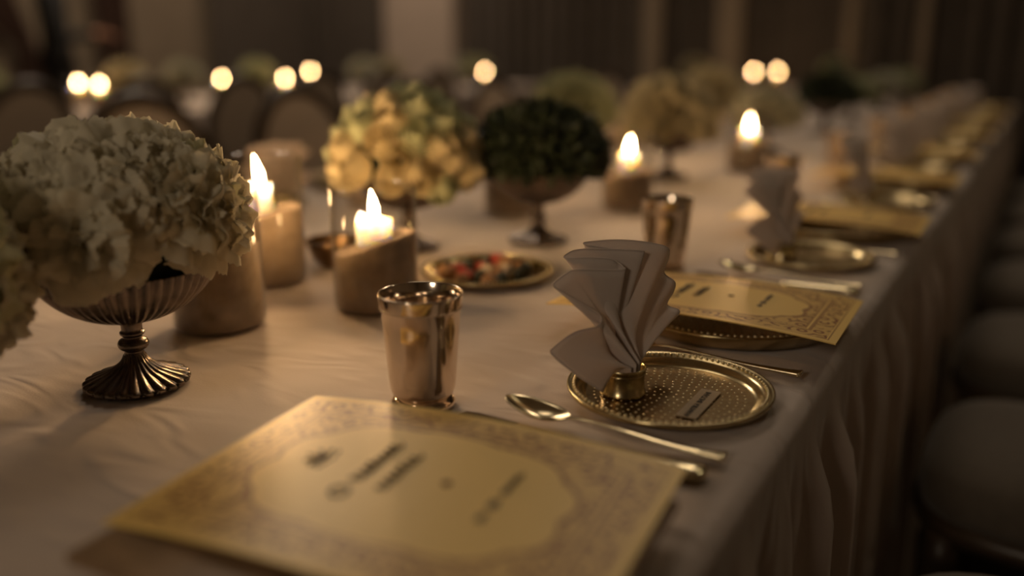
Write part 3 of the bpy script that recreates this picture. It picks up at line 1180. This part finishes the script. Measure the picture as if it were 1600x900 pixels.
CARN = [carnation_mesh(s) for s in (1, 2, 3, 4, 5)]
CARN_G = [carnation_mesh(s) for s in (6, 7)]
ROSE = [rose_mesh(s) for s in (1, 2, 3)]
ROSE_G = [rose_mesh(s) for s in (4, 5)]
for me in CARN:
    me.materials.append(MATS['carnation'])
for me in CARN_G:
    me.materials.append(MATS['carnation_green'])
for me in ROSE:
    me.materials.append(MATS['rose'])
for me in ROSE_G:
    me.materials.append(MATS['rose_green'])


def dome_points(n, rx, rz, cz, lowest, rnd, jitter=0.08):
    pts = []
    ga = pi * (3 - sqrt(5))
    total = int(n * 2 / (1 - lowest))
    for i in range(total):
        c = 1 - 2 * (i + 0.5) / total
        if c < lowest:
            break
        s = sqrt(1 - c * c)
        a = i * ga + rnd.uniform(-jitter, jitter)
        nrm = Vector((s * cos(a), s * sin(a), c + rnd.uniform(-jitter, jitter) * 0.4)).normalized()
        pts.append((Vector((rx * nrm.x, rx * nrm.y, cz + rz * nrm.z)), nrm))
    return pts


def bloom_rot(nrm, rnd):
    return (nrm.to_track_quat('Z', 'Y').to_matrix() @ Matrix.Rotation(rnd.uniform(0, 6.28), 3, 'Z')).to_euler()


def place_goblet(x, y, label, group='fluted flower bowls'):
    o = place(proto_goblet, (x, y, SURF), rs.uniform(0, 6), label, 'flower bowl', group)
    return o


# nearest bowl: carnations, with one gap showing the dark foam
place_goblet(-0.720, 0.515, 'tarnished fluted silver footed bowl of carnations, in sharp view at left')
rnd = random.Random(3)
C0 = Vector((-0.724, 0.517, SURF))
view = (Vector((0, 0, TZ + 0.31)) - (C0 + Vector((0, 0, 0.13)))).normalized()
gap = (Vector((0.95, -0.42, 0.02))).normalized()
cnt = 0
pts = dome_points(36, 0.090, 0.062, 0.158, -0.10, rnd)
for p, nrm in pts:
    if nrm.dot(gap) > 0.88:
        continue
    green = rnd.random() < 0.2
    me = rnd.choice(CARN_G if green else CARN)
    o = obj('carnation', me)
    o.location = C0 + p
    o.rotation_euler = bloom_rot(nrm, rnd)
    s = rnd.uniform(0.92, 1.15)
    o.scale = (s, s, s)
    tag(o, 'cream carnation bloom in the sharp fluted silver bowl at left', 'carnation', 'carnations in the nearest bowl')

# second bowl mostly beyond the left edge
place_goblet(-0.742, 0.300, 'fluted silver footed bowl of carnations cut off by the left edge')
C1 = Vector((-0.742, 0.300, SURF))
rnd = random.Random(8)
for p, nrm in dome_points(40, 0.092, 0.078, 0.146, -0.40, rnd):
    if nrm.x * 0.75 + nrm.y * 0.66 < 0.25:
        continue
    o = obj('carnation', rnd.choice(CARN + CARN_G))
    o.location = C1 + p
    o.rotation_euler = bloom_rot(nrm, rnd)
    s = rnd.uniform(0.95, 1.2)
    o.scale = (s, s, s)
    tag(o, 'pale carnation bloom at the very left edge of the picture', 'carnation', 'carnations in the bowl cut off at left')

# rose bowl behind the candle
place_goblet(-0.860, 1.135, 'fluted footed bowl of yellow roses behind the lit hurricane candle')
C2 = Vector((-0.860, 1.135, SURF))
rnd = random.Random(12)
for p, nrm in dome_points(48, 0.103, 0.088, 0.146, -0.36, rnd, 0.14):
    green = rnd.random() < (0.25 + 0.35 * max(0, nrm.z))
    o = obj('rose', rnd.choice(ROSE_G if green else ROSE))
    o.location = C2 + p
    o.rotation_euler = bloom_rot(nrm, rnd)
    s = rnd.uniform(0.88, 1.16)
    o.scale = (s, s, s)
    tag(o, 'pale yellow rose bloom in the bowl behind the lit candle', 'rose', 'roses in the bowl behind the candle')


def leaf_ball(name, n, rx, rz, cz, size, seed):
    rnd = random.Random(seed)
    v, f = [], []
    for _ in range(n):
        c = rnd.uniform(-0.3, 1)
        a = rnd.uniform(0, 2 * pi)
        s = sqrt(1 - c * c)
        nrm = Vector((s * cos(a), s * sin(a), c))
        q = 0.72 + 0.30 * rnd.random() ** 0.6
        P_ = Vector((rx * nrm.x * q, rx * nrm.y * q, cz + rz * nrm.z * q))
        d = (nrm + Vector((rnd.uniform(-0.8, 0.8), rnd.uniform(-0.8, 0.8), rnd.uniform(-0.8, 0.8)))).normalized()
        sd = d.cross(Vector((rnd.uniform(-1, 1), rnd.uniform(-1, 1), rnd.uniform(-1, 1)))).normalized()
        l_ = size * rnd.uniform(0.7, 1.3)
        w = l_ * 0.28
        up_ = d.cross(sd) * (0.12 * l_)
        o_ = len(v)
        v += [P_, P_ + d * l_ * 0.45 + sd * w, P_ + d * l_ * 0.5 - up_, P_ + d * l_ * 0.45 - sd * w, P_ + d * l_]
        f += [(o_, o_ + 1, o_ + 2), (o_, o_ + 2, o_ + 3), (o_ + 1, o_ + 4, o_ + 2), (o_ + 2, o_ + 4, o_ + 3)]
    return pydata(name, v, f, False)


def blossom_ball(name, seed, kinds, n, rx, rz, cz, scale=1.0):
    rnd = random.Random(seed)
    items = []
    for p, nrm in dome_points(n, rx, rz, cz, -0.36, rnd, 0.12):
        s = rnd.uniform(0.85, 1.15) * scale
        items.append((rnd.choice(kinds), Matrix.Translation(p) @ bloom_rot(nrm, rnd).to_matrix().to_4x4() @ Matrix.Scale(s, 4)))
    return joined(name, items)


ROSE_LO = [rose_mesh(s, 0.027, True) for s in (11, 12)]
BALLS = {
    'roses': (blossom_ball('blossoms_a', 1, ROSE_LO, 48, 0.100, 0.086, 0.146), 'rose_far'),
    'green': (blossom_ball('blossoms_b', 2, ROSE_LO, 48, 0.100, 0.086, 0.146), 'green_far'),
    'pale': (blossom_ball('blossoms_c', 3, ROSE_LO, 60, 0.100, 0.086, 0.146, 0.9), 'hydrangea'),
    'dark': (leaf_ball('leaves_d', 2600, 0.104, 0.080, 0.140, 0.020, 4), 'foliage'),
}
for me, mn in BALLS.values():
    me.materials.append(MATS[mn])
far_bowls = [
    (-0.708, 1.290, 'dark', 'fluted footed bowl of dark green foliage right of the roses'),
    (-1.13, 2.25, 'green', 'bowl of yellow-green blossoms behind the dark foliage ball'),
    (-0.80, 2.13, 'roses', 'bowl of pale yellow blossoms between the two lit right-hand candles'),
    (-0.745, 2.82, 'pale', 'bowl of greyish pale blossoms right of the farther candle'),
    (-0.735, 3.62, 'dark', 'second bowl of dark foliage, farther down the table'),
    (-1.08, 3.30, 'roses', 'bowl of blossoms midway along the far row of the table'),
    (-0.75, 4.25, 'green', 'bowl of green-yellow blossoms well down the table'),
    (-0.75, 5.05, 'pale', 'bowl of pale blossoms next to last down the table'),
    (-0.75, 5.70, 'green', 'last bowl of blossoms at the far end of the table'),
    (-4.62, 2.60, 'green', 'bowl of blossoms at the left end of the second table'),
    (-4.75, 3.55, 'roses', 'bowl of yellow blossoms on the second table behind the large oval chair back'),
    (-4.45, 3.72, 'pale', 'bowl of pale blossoms on the second table above the oval chair'),
    (-4.70, 4.55, 'green', 'bowl of greenish blossoms on the second table between its candles'),
    (-4.50, 5.45, 'pale', 'bowl of pale blossoms on the second table above the roses'),
    (-4.70, 6.00, 'roses', 'bowl of warm blossoms on the second table left of the pilaster'),
    (-4.45, 6.95, 'green', 'bowl of blossoms on the second table right of its last candle'),
    (-4.75, 7.2, 'pale', 'bowl of blossoms at the right end of the second table'),
    (-2.75, 7.85, 'roses', 'bowl of blossoms on the small back table, left of its two candles'),
    (-1.55, 7.85, 'green', 'bowl of blossoms on the small back table, right of its two candles'),
]
for x, y, kind, label in far_bowls:
    o = place_goblet(x, y, label)
    b_ = obj('leaves' if kind == 'dark' else 'blossoms', BALLS[kind][0], None, o)
    b_['kind'] = 'stuff'
    b_.rotation_euler = (0, 0, rs.uniform(0, 6))
    if kind != 'dark' and -1 < x < 0 and y > 2.5:
        b_.scale = (0.92, 0.92, 0.80)

# ================================================================ food
fp = place(protoplate, (-0.655, 1.045, SURF), 0.4, 'brass plate of mixed canapes between tumbler and roses', 'plate', None)
rnd = random.Random(21)


def lump(name, seed, sx, sy, sz, flat=0.0):
    bm = bmesh.new()
    bmesh.ops.create_icosphere(bm, subdivisions=2, radius=1.0)
    for v in bm.verts:
        q = 1 + 0.22 * noise.noise(v.co * 1.7 + Vector((seed * 3.1, 0, 0)))
        c = v.co * q
        c.z = max(c.z, -0.6 + flat)
        v.co = Vector((c.x * sx, c.y * sy, (c.z + 0.6 - flat) * sz))
    return bm_mesh(name, bm)


FOOD = {
    'cheese_cube': ([box_mesh('cheese_cube', 0.021, 0.019, 0.015, 0, 0, 0.0075, 0.003, 2)], 'food_cream', 'cream cheese cube amid the canapes', 'cheese'),
    'red_pepper_piece': ([lump('red_pepper_piece', 1, 0.017, 0.010, 0.009)], 'food_red', 'glossy red pepper piece on the canape plate', 'pepper'),
    'black_olive': ([lump('black_olive', 2, 0.0095, 0.009, 0.010)], 'food_dark', 'black olive on the canape plate', 'olive'),
    'fried_snack': ([lump('fried_snack', 3, 0.014, 0.011, 0.011)], 'food_brown', 'golden brown fried snack on the canape plate', 'snack'),
}
spots = [(-0.045, 0.0, 'red_pepper_piece'), (-0.030, -0.032, 'red_pepper_piece'), (-0.052, -0.030, 'fried_snack'), (-0.058, 0.022, 'black_olive'), (-0.03, 0.035, 'black_olive'),
         (-0.004, 0.050, 'black_olive'), (-0.008, 0.020, 'red_pepper_piece'), (0.0, -0.012, 'cheese_cube'), (0.026, 0.002, 'cheese_cube'), (-0.008, -0.044, 'black_olive'),
         (0.018, -0.038, 'fried_snack'), (0.044, -0.024, 'black_olive'), (0.050, 0.018, 'fried_snack'), (0.026, 0.038, 'fried_snack'), (0.052, -0.002, 'black_olive'), (0.02, -0.060, 'black_olive'),
         (-0.028, 0.012, 'black_olive'), (0.004, -0.066, 'fried_snack'), (-0.034, -0.058, 'fried_snack'), (0.046, 0.044, 'black_olive'), (-0.06, -0.008, 'fried_snack'), (0.012, 0.060, 'red_pepper_piece')]
for dx, dy, kind in spots:
    mm, mt, lab, cat = FOOD[kind]
    o = obj(kind, mm[0], mt)
    ca, sa = cos(0.53), sin(0.53)
    o.location = (-0.655 + ca * dx - sa * dy, 1.045 + sa * dx + ca * dy, SURF + 0.0022)
    o.rotation_euler = (0, 0, rnd.uniform(0, 6))
    o.scale = [rnd.uniform(0.9, 1.25)] * 3
    tag(o, lab, cat, 'canapes on the brass plate')

dish = empty('snack_bowl', (-0.885, 0.985, SURF))
tag(dish, 'small dark bronze bowl half hidden between two hurricane candles', 'bowl')
obj('body', lathe('body', [(0.0006, 0.001), (0.018, 0.001), (0.024, 0.004), (0.034, 0.016), (0.040, 0.032), (0.042, 0.040), (0.0405, 0.0405), (0.038, 0.033), (0.032, 0.018), (0.02, 0.008), (0.0006, 0.007)], 40, cap0=True, cap1=True), 'brass_dark', dish)
obj('foot_ring', lathe('foot_ring', [(0.018, 0.0), (0.021, 0.0), (0.022, 0.004), (0.019, 0.005)], 32), 'brass_dark', dish)


# ================================================================ chairs
def make_chair():
    t = empty('oval_back_chair')
    # seat cushion, facing +y, origin at the floor below the seat centre
    v = []
    nu, nv = 40, 9
    W, D = 0.205, 0.24
    for i in range(nu):
        a = 2 * pi * i / nu
        e = 0.55
        x = W * (abs(cos(a)) ** e) * (1 if cos(a) >= 0 else -1)
        y = D * (abs(sin(a)) ** e) * (1 if sin(a) >= 0 else -1)
        if y < 0:
            x *= 1 - 0.12 * (-y / D)
        ring = [(1.0, 0.405), (1.02, 0.425), (1.015, 0.45), (0.985, 0.468), (0.93, 0.480), (0.8, 0.490), (0.55, 0.497), (0.25, 0.50), (0.02, 0.50)]
        for s, z in ring:
            v.append((x * s, y * s, z))
    f = grid_faces(nu, nv, True)
    f.append(tuple(i * nv + nv - 1 for i in range(nu)))
    f.append(tuple(i * nv for i in range(nu))[::-1])
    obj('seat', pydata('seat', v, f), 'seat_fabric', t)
    rail = []
    for i in range(48):
        a = 2 * pi * i / 48
        e = 0.55
        x = 0.195 * (abs(cos(a)) ** e) * (1 if cos(a) >= 0 else -1)
        y = 0.23 * (abs(sin(a)) ** e) * (1 if sin(a) >= 0 else -1)
        if y < 0:
            x *= 1 - 0.12 * (-y / 0.23)
        rail.append((x, y, 0.392))
    obj('seat_rail', tube('seat_rail', rail, 0.022, 8, True), 'dark_wood', t)
    for sx, sy in ((1, 1), (-1, 1), (1, -1), (-1, -1)):
        xx = 0.168 * sx * (1 if sy > 0 else 0.9)
        yy = 0.195 * sy
        prof = [(xx, yy, 0.385), (xx, yy, 0.34), (xx, yy, 0.2), (xx * 1.01, yy * 1.03, 0.03), (xx * 1.01, yy * 1.03, 0.0)]
        obj('leg', tube('leg', prof, [0.024, 0.026, 0.020, 0.012, 0.014], 12), 'dark_wood', t)
    # oval back, leaning a little
    cz, hw, hh = 0.712, 0.20, 0.222
    lean = lambda z: -0.225 - 0.14 * (z - 0.45)
    oval = []
    for i in range(56):
        a = 2 * pi * i / 56
        z = cz + hh * sin(a)
        oval.append((hw * cos(a), lean(z), z))
    obj('back_frame', tube('back_frame', oval, 0.021, 10, True), 'dark_wood', t)
    v = []
    for k in range(9):
        q = k / 8
        for i in range(40):
            a = 2 * pi * i / 40
            z = cz + hh * 0.95 * q * sin(a)
            v.append((hw * 0.95 * q * cos(a), lean(z) + 0.028 * sqrt(max(0, 1 - q * q * 0.98)), z))
    n_ = len(v)
    for k in range(9):
        q = k / 8
        for i in range(40):
            a = 2 * pi * i / 40
            z = cz + hh * 0.95 * q * sin(a)
            v.append((hw * 0.95 * q * cos(a), lean(z) - 0.018 * sqrt(max(0, 1 - q * q * 0.98)), z))
    f = []
    for base, fl in ((0, False), (n_, True)):
        for k in range(8):
            for i in range(40):
                q = (base + k * 40 + i, base + k * 40 + (i + 1) % 40, base + (k + 1) * 40 + (i + 1) % 40, base + (k + 1) * 40 + i)
                f.append(q[::-1] if fl else q)
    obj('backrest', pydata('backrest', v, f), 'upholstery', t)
    for sx in (-1, 1):
        obj('back_post', tube('back_post', [(0.148 * sx, -0.205, 0.38), (0.142 * sx, -0.222, 0.46), (0.115 * sx, lean(0.55), 0.545)], [0.02, 0.018, 0.016], 10), 'dark_wood', t)
    return t


proto_chair = make_chair()
# aisle side: only the seats show beside the skirt
for k, y in enumerate([0.875, 1.485, 2.095, 2.705, 3.315, 3.925, 4.535]):
    place(proto_chair, (0.145, y, 0), pi / 2 + rs.uniform(-0.03, 0.03), 'padded seat of the %s chair along the pleated skirt at right' % ORD[k], 'chair', 'chairs along the aisle')
for k, y in enumerate([1.60, 2.21, 2.82, 3.43, 4.04, 4.65]):
    place(proto_chair, (-1.83, y, 0), -pi / 2 + rs.uniform(-0.05, 0.05), 'oval-backed chair facing us across the table, %s from the left' % ('first' if k == 0 else ORD[k]), 'chair', 'chairs across the table')
for k, y in enumerate([2.07, 2.62, 3.17, 3.72, 4.27, 4.82]):
    place(proto_chair, (-3.66, y, 0), pi / 2 + rs.uniform(-0.05, 0.05), 'oval-backed chair of the second table seen from behind, %s from the left' % ('first' if k == 0 else ORD[k]), 'chair', 'chairs of the second table')


# ================================================================ man in black by the left wall
def make_person():
    # facing +y; origin on the floor
    J = {}
    E_ = []

    def add(n, p, r, par=None):
        J[n] = (len(J), Vector(p), r)
        if par:
            E_.append((J[par][0], J[n][0]))
    add('pelvis', (0, 0, 0.96), (0.150, 0.105))
    add('waist', (0, 0.005, 1.10), (0.145, 0.100), 'pelvis')
    add('chest', (0, 0.0, 1.30), (0.175, 0.115), 'waist')
    add('upper', (0, -0.01, 1.42), (0.150, 0.09), 'chest')
    add('neck', (0, 0.0, 1.51), (0.058, 0.058), 'upper')
    add('jaw', (0, 0.025, 1.58), (0.066, 0.072), 'neck')
    add('head', (0, 0.015, 1.68), (0.076, 0.094), 'jaw')
    add('crown', (0, 0.005, 1.755), (0.05, 0.06), 'head')
    for s, nm in ((-1, 'l'), (1, 'r')):
        add('hip' + nm, (0.09 * s, 0, 0.90), (0.095, 0.095), 'pelvis')
        add('knee' + nm, (0.10 * s, 0.015, 0.50), (0.066, 0.070), 'hip' + nm)
        add('ankle' + nm, (0.105 * s, -0.02, 0.09), (0.048, 0.052), 'knee' + nm)
        add('heel' + nm, (0.105 * s, -0.02, 0.045), (0.042, 0.046), 'ankle' + nm)
        add('toe' + nm, (0.115 * s, 0.17, 0.032), (0.042, 0.030), 'heel' + nm)
        add('shoulder' + nm, (0.19 * s, -0.01, 1.42), (0.066, 0.066), 'upper')
        if s > 0:
            add('elbow' + nm, (0.26 * s, 0.0, 1.14), (0.050, 0.050), 'shoulder' + nm)
            add('wrist' + nm, (0.16 * s, 0.23, 1.17), (0.036, 0.036), 'elbow' + nm)
            add('palm' + nm, (0.13 * s, 0.285, 1.175), (0.030, 0.020), 'wrist' + nm)
            add('knuck' + nm, (0.11 * s, 0.325, 1.175), (0.032, 0.016), 'palm' + nm)
            tip = [(0.14, 0.375, 1.165), (0.12, 0.385, 1.162), (0.10, 0.380, 1.160), (0.08, 0.365, 1.158)]
            tip2 = [(0.135, 0.40, 1.145), (0.115, 0.412, 1.140), (0.094, 0.405, 1.138), (0.073, 0.384, 1.138)]
            thumb = [(0.165, 0.30, 1.185), (0.160, 0.335, 1.180)]
        else:
            add('elbow' + nm, (0.25 * s, -0.03, 1.14), (0.050, 0.050), 'shoulder' + nm)
            add('wrist' + nm, (0.25 * s, 0.05, 0.90), (0.036, 0.036), 'elbow' + nm)
            add('palm' + nm, (0.245 * s, 0.07, 0.84), (0.020, 0.030), 'wrist' + nm)
            add('knuck' + nm, (0.24 * s, 0.075, 0.80), (0.016, 0.032), 'palm' + nm)
            tip = [(-0.235, 0.105, 0.755), (-0.235, 0.087, 0.748), (-0.235, 0.067, 0.750), (-0.235, 0.048, 0.758)]
            tip2 = [(-0.225, 0.108, 0.73), (-0.224, 0.088, 0.72), (-0.224, 0.066, 0.724), (-0.226, 0.046, 0.735)]
            thumb = [(-0.225, 0.11, 0.825), (-0.215, 0.125, 0.79)]
        for q in range(4):
            add('f%d%s' % (q, nm), tip[q], (0.0092, 0.0092), 'knuck' + nm)
            add('g%d%s' % (q, nm), tip2[q], (0.008, 0.008), 'f%d%s' % (q, nm))
        add('t0' + nm, thumb[0], (0.011, 0.011), 'palm' + nm)
        add('t1' + nm, thumb[1], (0.009, 0.009), 't0' + nm)
    me = bpy.data.meshes.new('person_skin')
    me.from_pydata([tuple(j[1]) for j in J.values()], E_, [])
    o = bpy.data.objects.new('tmp_person', me)
    link(o)
    sk = o.modifiers.new('skin', 'SKIN')
    sk.use_smooth_shade = True
    sd = me.skin_vertices[0].data
    for i, j in enumerate(J.values()):
        sd[i].radius = j[2]
        sd[i].use_root = (i == 0)
    ss = o.modifiers.new('sub', 'SUBSURF')
    ss.levels = ss.render_levels = 2
    bpy.context.view_layer.update()
    bm_ = bpy.data.meshes.new_from_object(o.evaluated_get(bpy.context.evaluated_depsgraph_get()))
    bpy.data.objects.remove(o)
    bm_.name = 'person'
    bm_.materials.clear()
    bm_.materials.append(MATS['suit'])
    bm_.materials.append(MATS['skin'])
    for p in bm_.polygons:
        c = p.center
        skin = c.z > 1.50 or (c.x > 0.05 and c.y > 0.235 and 1.08 < c.z < 1.25) or (c.x < -0.17 and c.z < 0.885 and c.z > 0.68 and c.x < -0.2)
        p.material_index = 1 if skin else 0
        p.use_smooth = True
    b = bpy.data.objects.new('person', bm_)
    link(b)
    # face, ears and hair
    def ball(name, c, r, material, seed=0):
        bm2 = bmesh.new()
        bmesh.ops.create_icosphere(bm2, subdivisions=2, radius=1.0)
        for vv in bm2.verts:
            vv.co = Vector((vv.co.x * r[0] + c[0], vv.co.y * r[1] + c[1], vv.co.z * r[2] + c[2]))
        return obj(name, bm_mesh(name, bm2), material, b)
    for s in (-1, 1):
        ball('ear', (0.078 * s, 0.005, 1.655), (0.012, 0.022, 0.032), 'skin')
        ball('eye', (0.030 * s, 0.096, 1.668), (0.013, 0.010, 0.008), 'hair')
    ball('nose', (0, 0.112, 1.64), (0.013, 0.020, 0.024), 'skin')
    ball('mouth', (0, 0.094, 1.595), (0.026, 0.010, 0.007), 'ink_red')
    bm2 = bmesh.new()
    bmesh.ops.create_icosphere(bm2, subdivisions=3, radius=1.0)
    for vv in bm2.verts:
        c = vv.co.copy()
        if c.y > 0.35 and c.z < 0.5:
            c *= 0.86
        vv.co = Vector((c.x * 0.088, c.y * 0.108 + 0.0, max(c.z, -0.55) * 0.095 + 1.70))
    obj('hair', bm_mesh('hair', bm2), 'hair', b)
    # jacket skirt below the waist and white shirt front
    jk = lathe('jacket_hem', [(0.105, 1.20), (0.128, 1.10), (0.146, 0.99), (0.160, 0.88), (0.154, 0.878)], 40, mod=lambda t, k, r, z: (r * sqrt(1 / ((cos(t)) ** 2 + (sin(t) / 0.74) ** 2)) * 1.06, z))
    obj('jacket_hem', jk, 'suit', b)
    return b


man = make_person()
man.location = (-6.25, 4.12, 0.0)
man.rotation_euler = (0, 0, radians(-28))
tag(man, 'man in a black suit standing by the left wall, forearm raised', 'person')
